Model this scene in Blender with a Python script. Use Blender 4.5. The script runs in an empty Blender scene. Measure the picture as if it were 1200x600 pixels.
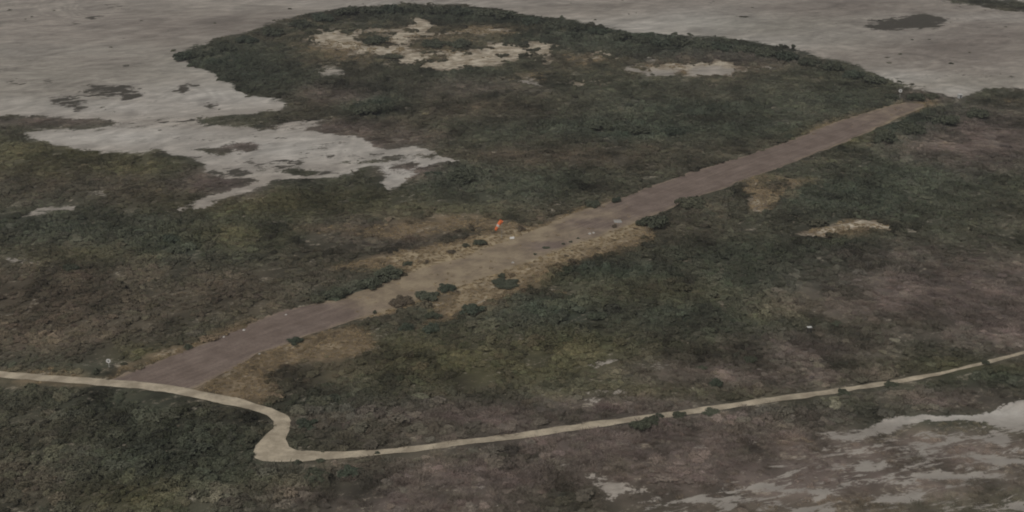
import bpy, bmesh, math, random
import numpy as np

# ------------------------------------------------------------------ camera, sky, sun, exposure
SC = bpy.context.scene
COL = SC.collection
F, TH, H = 1500.0, math.radians(20.5), 164.0          # focal length (px of a 1200 px frame), pitch down, height (m)
cam = bpy.data.objects.new('camera', bpy.data.cameras.new('camera'))
COL.objects.link(cam)
cam.location = (0, 0, H)
cam.rotation_euler = (math.pi / 2 - TH, 0, 0)
cam.data.sensor_width = 36
cam.data.lens = 36 * F / 1200
cam.data.clip_start = 1.0
cam.data.clip_end = 30000
SC.camera = cam

SUN_EL, SUN_AZ = math.radians(50), math.radians(208)
world = bpy.data.worlds.new('World'); SC.world = world
world.use_nodes = True
wn, wl = world.node_tree.nodes, world.node_tree.links
bg = wn['Background']
sky = wn.new('ShaderNodeTexSky'); sky.sky_type = 'NISHITA'; sky.sun_disc = False
sky.sun_elevation = SUN_EL; sky.sun_rotation = SUN_AZ
sky.air_density = 1.0; sky.dust_density = 6.0; sky.altitude = 0
hs = wn.new('ShaderNodeHueSaturation'); hs.inputs['Saturation'].default_value = 0.22   # grey cloud cover
wl.new(sky.outputs[0], hs.inputs['Color']); wl.new(hs.outputs[0], bg.inputs['Color'])
bg.inputs['Strength'].default_value = 0.055
sun = bpy.data.objects.new('sun', bpy.data.lights.new('sun', 'SUN'))
COL.objects.link(sun)
sun.data.energy = 0.9; sun.data.angle = math.radians(25); sun.data.color = (1.0, 0.95, 0.88)
sun.rotation_euler = (math.pi / 2 - SUN_EL, 0, math.pi - SUN_AZ)
SC.view_settings.view_transform = 'Standard'; SC.view_settings.look = 'None'
SC.view_settings.exposure = 0.0; SC.view_settings.gamma = 1.0
SC.view_settings.use_curve_mapping = False
SC.cycles.max_bounces = 4; SC.cycles.diffuse_bounces = 2; SC.cycles.volume_bounces = 0
SC.cycles.filter_width = 1.9
SC.cycles.use_denoising = True

# ------------------------------------------------------------------ pixel <-> ground, noise, map painting
RNG = np.random.default_rng(11)
random.seed(11)
CT, ST = math.cos(TH), math.sin(TH)
def px2g(u, v, z=0.0):
    """the ground point (at height z) seen at photo pixel (u, v)"""
    u = np.asarray(u, float); v = np.asarray(v, float)
    x = (u - 600) / F; y = (300 - v) / F
    t = (H - z) / np.maximum(ST - y * CT, 0.02)
    return x * t, (CT + y * ST) * t
def g2px(x, y, z=0.0):
    d = y * CT + (H - z) * ST
    d = np.maximum(d, 1.0)
    return 600 + F * x / d, 300 - F * (y * ST - (H - z) * CT) / d
def scale_at(v):                                      # pixels per metre across the view at image row v
    return (ST - (300 - v) / F * CT) * F / H

def vnoise(x, y, seed=0):
    xi = np.floor(x).astype(np.int64); yi = np.floor(y).astype(np.int64)
    fx = x - xi; fy = y - yi
    fx = fx * fx * (3 - 2 * fx); fy = fy * fy * (3 - 2 * fy)
    def h(a, b):
        n = (a * 374761393 + b * 668265263 + seed * 974711 + 12345) & 0x7fffffff
        n = ((n ^ (n >> 13)) * 1274126177) & 0x7fffffff
        n = (n ^ (n >> 16)) & 0xffff
        return n / 65535.0
    return (h(xi, yi) * (1 - fx) + h(xi + 1, yi) * fx) * (1 - fy) + (h(xi, yi + 1) * (1 - fx) + h(xi + 1, yi + 1) * fx) * fy
def fbm(x, y, seed=0, octv=4):
    s = np.zeros_like(x, dtype=float); a = 0.5; tot = 0
    for k in range(octv):
        s += a * vnoise(x * 2 ** k + k * 17.3, y * 2 ** k - k * 9.1, seed + k); tot += a; a *= 0.55
    return s / tot

X0, Y0, W, HH = -500, -110, 2200, 1130                # the map, in photo pixels, with a margin round the frame
def blank(): return np.zeros((HH, W))
def poly(m, pts, val=1.0):
    p = np.array(pts, float); p[:, 0] -= X0; p[:, 1] -= Y0
    x0, x1 = int(max(0, p[:, 0].min())), int(min(W, p[:, 0].max() + 2))
    y0, y1 = int(max(0, p[:, 1].min())), int(min(HH, p[:, 1].max() + 2))
    gx, gy = np.meshgrid(np.arange(x0, x1) + .5, np.arange(y0, y1) + .5)
    ins = np.zeros(gx.shape, bool)
    for i in range(len(p)):
        (ax, ay), (bx, by) = p[i], p[i - 1]
        if ay == by: continue
        c = ((ay > gy) != (by > gy)) & (gx < (bx - ax) * (gy - ay) / (by - ay) + ax)
        ins ^= c
    sub = m[y0:y1, x0:x1]; sub[ins] = val
def blobs(m, lst, soft=0.5, sign=1):
    for b in lst:
        cx, cy, rx, ry = b[:4]; val = b[4] if len(b) > 4 else 1.0
        x0, x1 = int(max(0, cx - X0 - 2 * rx - 3)), int(min(W, cx - X0 + 2 * rx + 4))
        y0, y1 = int(max(0, cy - Y0 - 2 * ry - 3)), int(min(HH, cy - Y0 + 2 * ry + 4))
        if x1 <= x0 or y1 <= y0: continue
        gx, gy = np.meshgrid(np.arange(x0, x1) + .5 + X0, np.arange(y0, y1) + .5 + Y0)
        wob = 0.75 + 0.6 * fbm(gx / (rx * .7 + 3) + cx, gy / (ry * .7 + 1.5) + cy, 5, 3)
        r = np.sqrt(((gx - cx) / rx) ** 2 + ((gy - cy) / ry) ** 2) * wob
        f = np.clip((1 + soft - r) / (2 * soft), 0, 1) * val
        sub = m[y0:y1, x0:x1]
        if sign > 0: np.maximum(sub, f, out=sub)
        else: sub *= 1 - f
def blur(m, rx, ry, n=2):
    def b1(a, r, ax):
        if r < 1: return a
        a = np.moveaxis(a, ax, 0)
        pad = np.concatenate([np.repeat(a[:1], r + 1, 0), a, np.repeat(a[-1:], r, 0)])
        c = np.cumsum(pad, 0)
        return np.moveaxis((c[2 * r + 1:] - c[:-2 * r - 1]) / (2 * r + 1), 0, ax)
    for _ in range(n): m = b1(b1(m, rx, 1), ry, 0)
    return m
def look(m, u, v):
    u = np.clip(np.asarray(u) - X0 - .5, 0, W - 1.01); v = np.clip(np.asarray(v) - Y0 - .5, 0, HH - 1.01)
    i = u.astype(int); j = v.astype(int); a = u - i; b = v - j
    return (m[j, i] * (1 - a) + m[j, i + 1] * a) * (1 - b) + (m[j + 1, i] * (1 - a) + m[j + 1, i + 1] * a) * b

# ---- bare tidal flats
bare = blank()
poly(bare, [(-500, 128), (0, 137), (130, 140), (200, 137), (240, 137), (300, 132), (335, 127), (330, 121), (302, 111), (272, 98), (255, 88), (225, 76),
            (200, 68), (213, 57), (250, 46), (290, 37), (320, 26), (365, 15), (420, 8), (480, 4), (560, 6), (600, 14), (650, 22), (700, 28), (740, 38),
            (800, 42), (840, 44), (890, 50), (920, 56), (950, 64), (985, 72), (1010, 80), (1035, 87), (1043, 96), (1060, 100), (1085, 102), (1100, 108),
            (1112, 115), (1128, 114), (1145, 105), (1170, 102), (1200, 104), (1260, 103), (1700, 96), (1700, -110), (-500, -110)])
poly(bare, [(20, 158), (60, 152), (130, 150), (150, 146), (235, 145), (290, 147), (340, 150), (385, 155), (425, 162), (450, 172), (480, 172), (505, 178), (548, 188),
            (505, 196), (490, 206), (475, 219), (452, 223), (455, 206), (450, 195), (425, 199), (395, 208), (350, 210), (320, 216), (295, 227), (262, 234), (228, 241),
            (208, 249), (206, 244), (225, 233), (258, 227), (285, 221), (300, 212), (262, 209), (243, 205), (240, 192), (215, 185), (170, 181), (100, 175), (60, 168)])
poly(bare, [(960, 505), (1030, 493), (1080, 488), (1140, 484), (1165, 479), (1200, 470), (1700, 430), (1700, 480), (1200, 501), (1165, 503), (1140, 494), (1100, 497), (1040, 505), (1000, 509)])
poly(bare, [(134, 136), (242, 134), (242, 150), (134, 154)], .8)
blobs(bare, [(690, 473, 12, 2.5, .9), (722, 468, 32, 1.8, .8), (675, 553, 14, 4, .6), (515, 573, 16, 3, .55), (565, 571, 20, 4, .55), (815, 530, 14, 3, .65), (885, 516, 12, 3, .65), (665, 597, 28, 3, .45), (1055, 578, 28, 9),
             (735, 575, 32, 4), (825, 578, 52, 4), (1015, 537, 25, 6), (1190, 592, 30, 8), (930, 568, 60, 4), (1120, 560, 70, 5), (1180, 535, 50, 6), (1090, 520, 60, 4),
             (940, 590, 40, 6), (760, 598, 50, 5), (1150, 510, 40, 5), (65, 244, 20, 4), (42, 251, 14, 3), (22, 305, 22, 3, .7), (115, 226, 16, 3, .5), (640, 100, 3, 1),
             (383, 84, 14, 4), (622, 97, 20, 3), (762, 70, 9, 2), (775, 85, 22, 5), (745, 82, 12, 3), (838, 84, 32, 6), (900, 80, 20, 3, .6), (480, 233, 10, 2, .6),
             (355, 146, 25, 4), (425, 152, 12, 3), (890, 440, 15, 3, .7), (700, 435, 50, 4, .5), (780, 442, 40, 4, .5), (540, 490, 14, 2.5, .7), (1120, 338, 10, 4, .5), (530, 468, 12, 3, .5)], .45)
blobs(bare, [(455, 186, 24, 3, .8), (500, 186, 20, 2.5, .8), (420, 190, 22, 3, .7), (520, 193, 16, 3, .8), (380, 172, 24, 2.2, .6), (440, 206, 16, 3, .8), (255, 178, 20, 6), (292, 174, 16, 5), (357, 199, 26, 6), (474, 199, 14, 8), (185, 180, 14, 4), (318, 195, 14, 4, .6), (430, 150, 45, 5), (405, 168, 10, 2, .4)], .3, -1)
poly(bare, [(1040, -6), (1120, 4), (1200, 15), (1700, 40), (1700, 24), (1200, 2), (1130, -4), (1060, -12)], 0.12)
mixed = blank()                                       # half-bare mud with low brown plants, bottom right
poly(mixed, [(600, 760), (690, 606), (760, 582), (830, 566), (890, 545), (940, 520), (970, 506), (1030, 497), (1200, 488), (1700, 462), (1700, 1020), (600, 1020)], 1.0)
mixed = blur(mixed, 24, 9)
# ---- dune sand on the wooded rise
sand = blank()
blobs(sand, [(985, 273, 38, 4.5, .85), (1030, 267, 24, 4.5, .95), (893, 239, 14, 6, .7), (965, 271, 14, 3, .9), (385, 45, 26, 8), (412, 50, 22, 5), (450, 60, 32, 6), (480, 69, 32, 6), (512, 77, 26, 5), (556, 70, 48, 7), (602, 62, 42, 5), (588, 57, 30, 4), (470, 44, 16, 9),
             (490, 30, 14, 8), (440, 38, 14, 4), (560, 38, 40, 4, .6), (640, 55, 25, 4), (530, 62, 50, 3, .8), (420, 42, 30, 6, .7), (600, 72, 40, 3, .7), (500, 40, 30, 5, .6), (715, 66, 22, 5, .7), (835, 82, 36, 8), (780, 80, 30, 6, .7), (840, 100, 20, 3, .4), (690, 98, 20, 4, .5)], .5)
blobs(sand, [(440, 46, 20, 8), (520, 49, 36, 7), (460, 66, 14, 4)], .3, -1)
# ---- dry grass
dry = blank()
poly(dry, [(395, 358), (440, 341), (476, 326), (480, 316), (430, 314), (470, 295), (520, 285), (560, 279), (600, 275), (640, 262), (680, 243), (722, 234), (735, 240), (745, 262), (765, 268),
           (735, 280), (690, 293), (640, 312), (600, 332), (560, 352), (520, 345), (470, 368), (430, 370), (400, 372)], 1)
poly(dry, [(205, 455), (250, 430), (300, 405), (360, 390), (425, 380), (440, 402), (420, 418), (360, 422), (320, 440), (330, 472), (300, 475), (260, 464)], .72)
poly(dry, [(110, 447), (170, 425), (215, 405), (265, 384), (300, 372), (300, 386), (230, 414), (150, 447)], .75)
poly(dry, [(985, 150), (1015, 132), (1045, 124), (1090, 117), (1105, 122), (1070, 132), (1035, 146), (1000, 158)], .9)
poly(dry, [(925, 172), (945, 154), (1000, 134), (1010, 137), (960, 158)], .7)
poly(dry, [(560, 330), (640, 306), (700, 285), (760, 268), (770, 280), (700, 300), (640, 325), (610, 345), (560, 365), (500, 385), (480, 392)], .9)
blobs(dry, [(480, 54, 130, 24, .36), (800, 80, 100, 12, .34), (570, 36, 80, 7, .55), (395, 60, 50, 20, .5), (690, 70, 40, 8, .5), (620, 92, 40, 8, .4), (985, 273, 42, 5), (1030, 267, 24, 5), (1000, 263, 20, 4, .7), (895, 225, 30, 10, .8), (893, 240, 16, 8), (930, 215, 30, 5, .7), (880, 210, 40, 5, .6), (395, 407, 30, 6), (440, 310, 35, 5), (400, 313, 20, 3),
            (460, 272, 60, 9, .7), (530, 264, 80, 10, .72), (380, 268, 60, 6, .5), (590, 270, 50, 8, .8), (680, 285, 70, 14, .85), (600, 325, 50, 14, .8), (540, 360, 50, 10, .75), (525, 312, 70, 13, 1), (370, 296, 14, 2, .7), (650, 345, 30, 4, .6), (610, 345, 20, 5, .6), (1185, 118, 14, 3, .8), (1110, 165, 8, 2, .6), (60, 445, 60, 6, .6),
            (30, 437, 60, 7, .5), (640, 120, 30, 4, .3), (760, 175, 40, 4, .3), (560, 300, 60, 10, .8), (1000, 590, 50, 10, .3), (890, 520, 60, 6, .35)], .6)
def soften(m, rx=2, ry=1): return blur(m, rx, ry)
bare = blur(bare, 6, 2); sand = blur(sand, 4, 2); dry = blur(dry, 5, 3)

# ---- the airstrip and the track, outlines in photo pixels
ST_L = [(126, 446), (165, 432), (200, 418), (233, 406), (260, 394), (290, 382), (320, 368), (345, 361), (375, 355), (402, 350), (440, 336), (480, 321), (540, 302), (590, 285), (640, 265),
        (680, 247), (722, 234), (755, 222), (797, 206), (840, 193), (880, 181), (910, 171), (940, 159), (975, 145), (1010, 133), (1040, 125), (1062, 120)]
ST_R = [(226, 456), (250, 443), (300, 415), (350, 397), (400, 380), (440, 367), (480, 354), (540, 334), (600, 312), (650, 294), (700, 277), (745, 260), (800, 237), (830, 226), (850, 219),
        (883, 206), (910, 197), (945, 183), (985, 168), (1020, 153), (1050, 139), (1088, 123)]
TR_N = [(-260, 418), (-80, 430), (0, 435), (60, 440), (120, 444), (160, 447), (200, 451), (240, 459), (280, 467), (300, 473.5), (320, 479), (337, 487), (342, 495), (339, 505), (334.5, 515), (338, 523),
        (350, 528), (390, 530), (440, 527.5), (487, 522.5), (533, 516.5), (600, 508.5), (683, 496), (760, 486), (830, 476.5), (900, 466), (960, 458), (1010, 451), (1050, 445), (1100, 436), (1150, 424), (1200, 411), (1270, 393), (1400, 360), (1600, 305)]
TR_S = [(-260, 426.5), (-80, 437.5), (0, 442.5), (60, 447.5), (120, 452.0), (160, 455.5), (200, 460.5), (240, 468.5), (280, 477.0), (300, 482), (313, 487), (321, 494.5), (319, 503), (309, 513), (299, 522), (296, 530), (299, 537), (310, 541), (350, 542), (383, 538.0), (413, 536.0), (450, 533.0), (487, 529.0), (533, 523.0), (600, 515.5), (683, 503.0), (760, 492.4), (830, 482.9), (900, 472.4), (960, 463.9), (1010, 456.4), (1050, 449.9), (1100, 440.4), (1150, 428.4), (1200, 415.4), (1270, 397.4), (1400, 364.4), (1600, 308.4)]
strip = blank(); poly(strip, ST_L + ST_R[::-1]); track = blank(); poly(track, TR_N + TR_S[::-1])
strip = blur(strip, 1, 1, 1); track_s = blur(track, 3, 2, 2)
edge_f = blur(bare, 16, 6)
flatm = np.clip(blur(np.maximum(strip, track), 9, 4) * 2.2, 0, 1)

# ---- kinds of scrub: where each tint of plant grows
def field(lst, soft=.8):
    m = blank(); blobs(m, lst, soft); return blur(m, 6, 3)
f_dead = field([(900, 555, 260, 40, .9), (1090, 535, 140, 30, .8), (1120, 355, 120, 40), (950, 405, 60, 12, .7), (1110, 350, 150, 45), (1180, 380, 90, 30), (1165, 165, 70, 32), (1100, 175, 50, 16, .7), (560, 488, 130, 16, .9), (760, 520, 260, 34), (560, 560, 160, 24, .9), (880, 440, 120, 18, .75), (950, 410, 80, 18, .8), (480, 590, 180, 24, .8),
                (380, 495, 50, 12, .5), (720, 480, 100, 14, .8), (400, 150, 60, 8, .8), (395, 110, 40, 10, .6), (260, 215, 40, 16), (480, 200, 30, 10), (290, 170, 40, 10), (690, 490, 90, 10, .7), (1090, 112, 30, 8, .8), (960, 440, 90, 12, .7),
                (1060, 300, 100, 10, .6), (460, 275, 80, 18, .6), (640, 280, 30, 6, .4), (1120, 470, 90, 12, .7), (950, 490, 70, 10, .6), (60, 143, 90, 5, .8), (470, 165, 40, 10, .6), (850, 70, 90, 8, .5), (560, 105, 70, 10, .4), (430, 170, 60, 10, .7)])
f_brown = field([(80, 350, 150, 40), (60, 390, 140, 26), (260, 340, 90, 26, .8), (640, 185, 110, 12, .9), (700, 170, 90, 10, .6), (600, 130, 120, 16, .5), (400, 115, 40, 10), (80, 215, 100, 20, .6), (490, 115, 60, 16, .4), (850, 75, 80, 10, .6),
                 (60, 500, 70, 40, .45), (40, 570, 60, 30, .6), (380, 330, 60, 16, .6), (650, 255, 70, 14, .5), (860, 245, 80, 12, .7), (820, 265, 60, 14, .5), (400, 425, 110, 20, .7), (300, 450, 60, 16, .8), (520, 445, 90, 16, .5), (900, 570, 200, 30, .8),
                 (1050, 530, 150, 20, .8), (700, 565, 160, 18, .8), (560, 400, 60, 14, .3), (400, 155, 70, 6, .8), (440, 165, 40, 6, .8), (190, 230, 60, 14, .6), (960, 555, 40, 8), (850, 548, 60, 8)])
f_olive = field([(560, 425, 150, 24), (640, 408, 100, 16), (480, 410, 70, 14, .7), (330, 238, 120, 12), (470, 250, 100, 10, .7), (60, 180, 120, 12), (150, 195, 70, 10, .8), (160, 585, 60, 18, .8), (330, 575, 60, 14, .6), (770, 462, 110, 8, .8), (1040, 440, 90, 10, .7),
                 (960, 362, 80, 14, .7), (1040, 380, 60, 10, .6), (90, 300, 70, 10, .6), (270, 275, 60, 14, .7), (980, 160, 40, 10), (760, 345, 90, 14, .5), (1120, 430, 80, 8, .7), (640, 330, 60, 10, .5), (260, 440, 60, 16, .5), (180, 415, 50, 10, .9), (40, 200, 60, 10, .7),
                 (500, 500, 100, 10, .3), (420, 545, 70, 12, .4)])
f_green = field([(800, 370, 110, 26, .7), (960, 300, 120, 26, .7), (700, 400, 80, 16, .5), (440, 336, 34, 9), (395, 348, 24, 8, .9), (500, 356, 40, 7), (600, 300, 1, 1), (730, 152, 110, 16), (800, 130, 120, 14, .8), (440, 125, 40, 14), (440, 105, 60, 14, .6), (530, 208, 45, 14), (830, 62, 110, 14), (720, 44, 130, 12), (600, 30, 90, 10, .8), (480, 20, 90, 8, .8), (690, 320, 110, 16), (660, 365, 70, 22, .9), (200, 285, 40, 16),
                 (1000, 235, 170, 40, .7), (1090, 205, 90, 24, .8), (1100, 140, 70, 16), (1060, 155, 60, 12), (340, 570, 90, 16, .7), (760, 500, 60, 8), (900, 490, 140, 10, .9), (1120, 445, 100, 10, .9), (300, 90, 90, 24, .7), (250, 70, 50, 12), (200, 530, 110, 40, .6), (120, 480, 100, 20, .5),
                 (380, 480, 60, 20, .8), (470, 445, 50, 10, .5), (920, 330, 90, 24, .7), (840, 300, 80, 14, .6), (60, 265, 120, 16, .7), (640, 215, 120, 14, .5), (880, 150, 90, 14, .7), (990, 120, 50, 14, .7), (520, 85, 60, 10, .5), (610, 150, 60, 14, .5), (180, 260, 120, 14, .4)])
# albedos (linear)
C_BASE = np.array([.120, .120, .081]); C_DEAD = np.array([.205, .166, .142]); C_BROWN = np.array([.148, .121, .086])
C_OLIVE = np.array([.142, .133, .072]); C_GREEN = np.array([.078, .092, .065])
C_STRAW = np.array([.25, .190, .118])
def scrub_tint(u, v, x, y):
    n1 = fbm(x / 30, y / 45, 31); n2 = fbm(x / 9, y / 13, 32); n3 = fbm(x / 60, y / 80, 33)
    mixf = lambda f, k: np.clip(look(f, u, v) * 1.15 * (0.55 + 0.9 * n2) + (n1 - .5) * k, 0, 1)[:, None]
    c = np.repeat(C_BASE[None], len(u), 0)
    c = c + (C_BROWN - c) * (np.clip((n3 - .45) * 2.0, 0, .4))[:, None]
    c = c + (C_GREEN - c) * (np.clip((n1 - .5) * 2.5, 0, .6))[:, None]
    c = c + (C_BROWN - c) * mixf(f_brown, .3)
    c = c + (C_GREEN - c) * mixf(f_green, .35)
    c = c + (C_OLIVE - c) * mixf(f_olive, .3)
    c = c + (C_DEAD - c) * mixf(f_dead, .3)
    c = c + (C_STRAW - c) * np.clip(look(dry, u, v) * 1.1 - .15 + (n2 - .5) * .8, 0, .75)[:, None]
    return c * (1 + 1.5 * (n2 - .5) + 1.0 * (n1 - .5))[:, None]

def warp(x, y, k=1.0):
    """photo pixels of ground points pushed about by a few metres, so that the edges of zones run ragged"""
    a = (fbm(x / 22, y / 22, 91, 5) - .5) * 14 * k; b = (fbm(x / 22 + 50, y / 22, 95, 5) - .5) * 24 * k
    return g2px(x + a, np.maximum(y + b, 61))

# ------------------------------------------------------------------ material helpers
def mat(name):
    m = bpy.data.materials.new(name); m.use_nodes = True
    return m, m.node_tree.nodes, m.node_tree.links, m.node_tree.nodes['Principled BSDF']
class NB:
    """a small helper for node graphs"""
    def __init__(s, nt): s.n, s.l = nt.nodes, nt.links
    def new(s, t, **kw):
        o = s.n.new(t)
        for k, v in kw.items(): setattr(o, k, v)
        return o
    def put(s, sock, v):
        if isinstance(v, bpy.types.NodeSocket): s.l.new(v, sock)
        else: sock.default_value = v
    def math(s, op, a, b=0.0, c=None, clamp=False):
        o = s.new('ShaderNodeMath', operation=op, use_clamp=clamp)
        s.put(o.inputs[0], a); s.put(o.inputs[1], b)
        if c is not None: s.put(o.inputs[2], c)
        return o.outputs[0]
    def attr(s, name, kind='GEOMETRY', out='Fac'):
        return s.new('ShaderNodeAttribute', attribute_name=name, attribute_type=kind).outputs[out]
    def noise(s, vec, scale, detail=4, rough=.55, dist=0.0):
        o = s.new('ShaderNodeTexNoise'); s.put(o.inputs['Vector'], vec)
        o.inputs['Scale'].default_value = scale; o.inputs['Detail'].default_value = detail
        o.inputs['Roughness'].default_value = rough; o.inputs['Distortion'].default_value = dist
        return o.outputs['Fac']
    def mix(s, f, a, b):
        o = s.new('ShaderNodeMix', data_type='RGBA'); s.put(o.inputs[0], f)
        s.put(o.inputs[6], a if isinstance(a, bpy.types.NodeSocket) else (*a, 1)); s.put(o.inputs[7], b if isinstance(b, bpy.types.NodeSocket) else (*b, 1))
        return o.outputs[2]
    def mul(s, a, f):
        o = s.new('ShaderNodeMix', data_type='RGBA', blend_type='MULTIPLY'); o.inputs[0].default_value = 1
        s.put(o.inputs[6], a)
        cc = s.new('ShaderNodeCombineColor'); [s.put(i, f) for i in cc.inputs[:3]]
        s.l.new(cc.outputs[0], o.inputs[7]); return o.outputs[2]
    def step(s, v, lo, hi):
        o = s.new('ShaderNodeMapRange', interpolation_type='SMOOTHSTEP'); s.put(o.inputs[0], v)
        o.inputs[1].default_value = lo; o.inputs[2].default_value = hi; return o.outputs[0]
    def pos(s, sc=(1, 1, 1), rot=0.0):
        g = s.new('ShaderNodeNewGeometry'); mp = s.new('ShaderNodeMapping')
        s.l.new(g.outputs['Position'], mp.inputs[0]); mp.vector_type = 'TEXTURE'; mp.inputs['Scale'].default_value = tuple(1 / t for t in sc); mp.inputs['Rotation'].default_value = (0, 0, rot)
        return mp.outputs[0]
    def bump(s, bsdf, h, strength=.4, dist=.3):
        b = s.new('ShaderNodeBump'); b.inputs['Strength'].default_value = strength; b.inputs['Distance'].default_value = dist
        s.l.new(h, b.inputs['Height']); s.l.new(b.outputs[0], bsdf.inputs['Normal'])

# ------------------------------------------------------------------ the ground: one sheet to the horizon
def axis(lo, hi, step, far):
    a = list(np.arange(lo, hi, step)); d = step; x = a[-1]
    while x < far: d *= 1.25; x += d; a.append(x)
    d = step; x = a[0]; pre = []
    while x > -far: d *= 1.25; x -= d; pre.append(x)
    return np.array(pre[::-1] + a)
ax_ = axis(-460, 560, 1.55, 7000)
ys_ = [190.0]
while ys_[-1] < 1080: ys_.append(ys_[-1] + (1.1 if ys_[-1] < 420 else 1.1 + (ys_[-1] - 420) * .003))
far_ = axis(190, 1080, 3.0, 7000); ay_ = np.array([t for t in far_ if t < 190 - 1e-6] + ys_ + [t for t in far_ if t > ys_[-1] + 1])
gx, gy = np.meshgrid(ax_, ay_); gx = gx.ravel(); gy = gy.ravel()
front = gy > 60
gu, gv = g2px(gx, gy); gu = np.where(front, gu, 600); gv = np.where(front, gv, 1010)
def terrain(x, y):
    u, v = g2px(x, y); v = np.where(y > 60, v, 1010)
    b = look(bare, u, v); fl = look(flatm, u, v)
    h = (fbm(x / 38, y / 38, 3, 3) - .5) * 2.0 + (fbm(x / 9, y / 9, 4, 2) - .5) * .35
    h = np.where(np.hypot(x, y - 500) > 1500, 0, h)
    return h * (1 - .85 * b) * (1 - fl) + .25 * (1 - b) * (1 - fl) - .10 * np.minimum(1, fl * 1.0)
gz = terrain(gx, gy)
NX, NY = len(ax_), len(ay_)
me = bpy.data.meshes.new('ground')
me.vertices.add(NX * NY); me.vertices.foreach_set('co', np.stack([gx, gy, gz], 1).astype(np.float32).ravel())
ii = (np.arange(NY - 1)[:, None] * NX + np.arange(NX - 1)[None]).ravel()
quads = np.stack([ii, ii + 1, ii + NX + 1, ii + NX], 1).ravel().astype(np.int32)
nf = len(ii)
me.loops.add(nf * 4); me.loops.foreach_set('vertex_index', quads)
me.polygons.add(nf); me.polygons.foreach_set('loop_start', np.arange(0, nf * 4, 4, dtype=np.int32)); me.polygons.foreach_set('loop_total', np.full(nf, 4, np.int32))
me.polygons.foreach_set('use_smooth', np.ones(nf, bool))
me.update(); me.validate()
def fattr(m, name, vals):
    a = m.attributes.new(name, 'FLOAT', 'POINT'); a.data.foreach_set('value', np.asarray(vals, np.float32))
def cattr(m, name, vals):
    a = m.attributes.new(name, 'FLOAT_COLOR', 'POINT')
    a.data.foreach_set('color', np.concatenate([vals, np.ones((len(vals), 1))], 1).astype(np.float32).ravel())
# algae and weed on the flats, damp brown mud, yellow-grey mud
algae = blank()
blobs(algae, [(128, 105, 34, 9), (110, 101, 16, 6), (150, 112, 18, 5), (80, 120, 26, 9, .95), (95, 127, 16, 5), (215, 104, 9, 8), (225, 99, 9, 3), (205, 108, 10, 2.5), (1062, 27, 42, 7, 1.4), (1085, 21, 26, 4, 1.4), (1040, 31, 26, 5, 1.4), (252, 122, 16, 3, .8), (205, 141, 20, 2.2, .9), (150, 143, 22, 1.8, .9), (235, 139, 12, 2, .9),
              (20, 97, 14, 4, .7), (60, 95, 12, 4, .6), (112, 20, 9, 3.5, .9), (90, 26, 10, 3, .6), (135, 8, 22, 3, .6), (148, 46, 8, 2, .6), (98, 56, 10, 2, .6), (122, 43, 10, 3, .5), (180, 47, 10, 2, .5), (70, 16, 8, 2, .5), (15, 6, 8, 3, .6), (10, 80, 30, 2, .5), (35, 71, 25, 2, .5),
              (150, 76, 26, 2.5, .45), (200, 81, 12, 2, .5), (944, 60, 10, 2, .8), (916, 44, 4, 2, .7), (837, 3, 3, 2, .8), (990, 69, 4, 2, .7), (1180, 92, 25, 5, .5), (1120, 88, 40, 5, .5), (1160, 108, 25, 5, .6), (850, 42, 16, 2, .5), (190, 190, 8, 3, .4),
              (270, 203, 40, 7, .85), (330, 190, 50, 7, .75), (230, 162, 60, 4, .5), (400, 180, 40, 5, .65), (460, 185, 30, 6, .7), (440, 178, 20, 4, .7), (300, 160, 60, 4, .45), (215, 190, 30, 5, .9), (380, 200, 30, 5, .7), (1180, 520, 30, 3, .6), (1090, 505, 60, 4, .55), (1050, 530, 80, 4, .5)], .5)
algae = blur(algae, 1, 1, 1)
damp = blank()
blobs(damp, [(230, 30, 120, 16, .8), (300, 25, 90, 12, .9), (200, 45, 60, 10, .7), (260, 30, 60, 14), (1120, 55, 120, 20), (1180, 40, 90, 14, .9), (1000, 10, 160, 8, .9), (1000, 5, 90, 8), (780, 5, 90, 8, .6), (940, 15, 80, 6, .6), (1080, 60, 80, 12, .7), (60, 40, 120, 30, .4), (100, 70, 80, 10, .3), (500, -3, 140, 6, .5), (660, 8, 80, 6, .6)], .9)
damp = blur(damp, 8, 3)
pale = blank()
blobs(pale, [(250, 112, 90, 14), (120, 125, 130, 10, .8), (150, 160, 120, 10), (330, 175, 130, 18, .9), (260, 80, 60, 8, .6), (820, 25, 60, 14), (760, 30, 60, 8, .9), (900, 50, 60, 8, .8), (1060, 90, 40, 6), (1000, 42, 90, 8, .6), (1190, 3, 30, 3), (1150, 20, 90, 3, .7), (1150, 485, 120, 12), (1120, 106, 25, 5), (480, 5, 120, 5, .5), (20, 60, 120, 6, .4), (470, 200, 60, 20, .9)], .9)
pale = blur(pale, 8, 3)
olv = blank()
blobs(olv, [(900, 30, 120, 12, .8), (150, 85, 160, 20, .6), (60, 90, 80, 30, .7), (200, 70, 60, 8, .6), (1000, 45, 80, 8, .7), (1150, 97, 120, 10, .6), (60, 60, 200, 10, .5)], .9)
olv = blur(olv, 8, 3)
wu, wv = warp(gx, gy); wu = np.where(front, wu, 600); wv = np.where(front, wv, 1010)
fattr(me, 'bare', look(bare, wu, wv)); fattr(me, 'dry', look(dry, wu, wv)); fattr(me, 'sand', look(sand, wu, wv)); fattr(me, 'mixed', look(mixed, gu, gv))
fattr(me, 'algae', look(algae, wu, wv)); fattr(me, 'damp', look(damp, gu, gv)); fattr(me, 'pale', look(pale, gu, gv)); fattr(me, 'olv', look(olv, gu, gv))
cattr(me, 'litter', scrub_tint(gu, gv, gx, gy))
ground = bpy.data.objects.new('ground', me); COL.objects.link(ground); ground['kind'] = 'structure'

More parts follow.
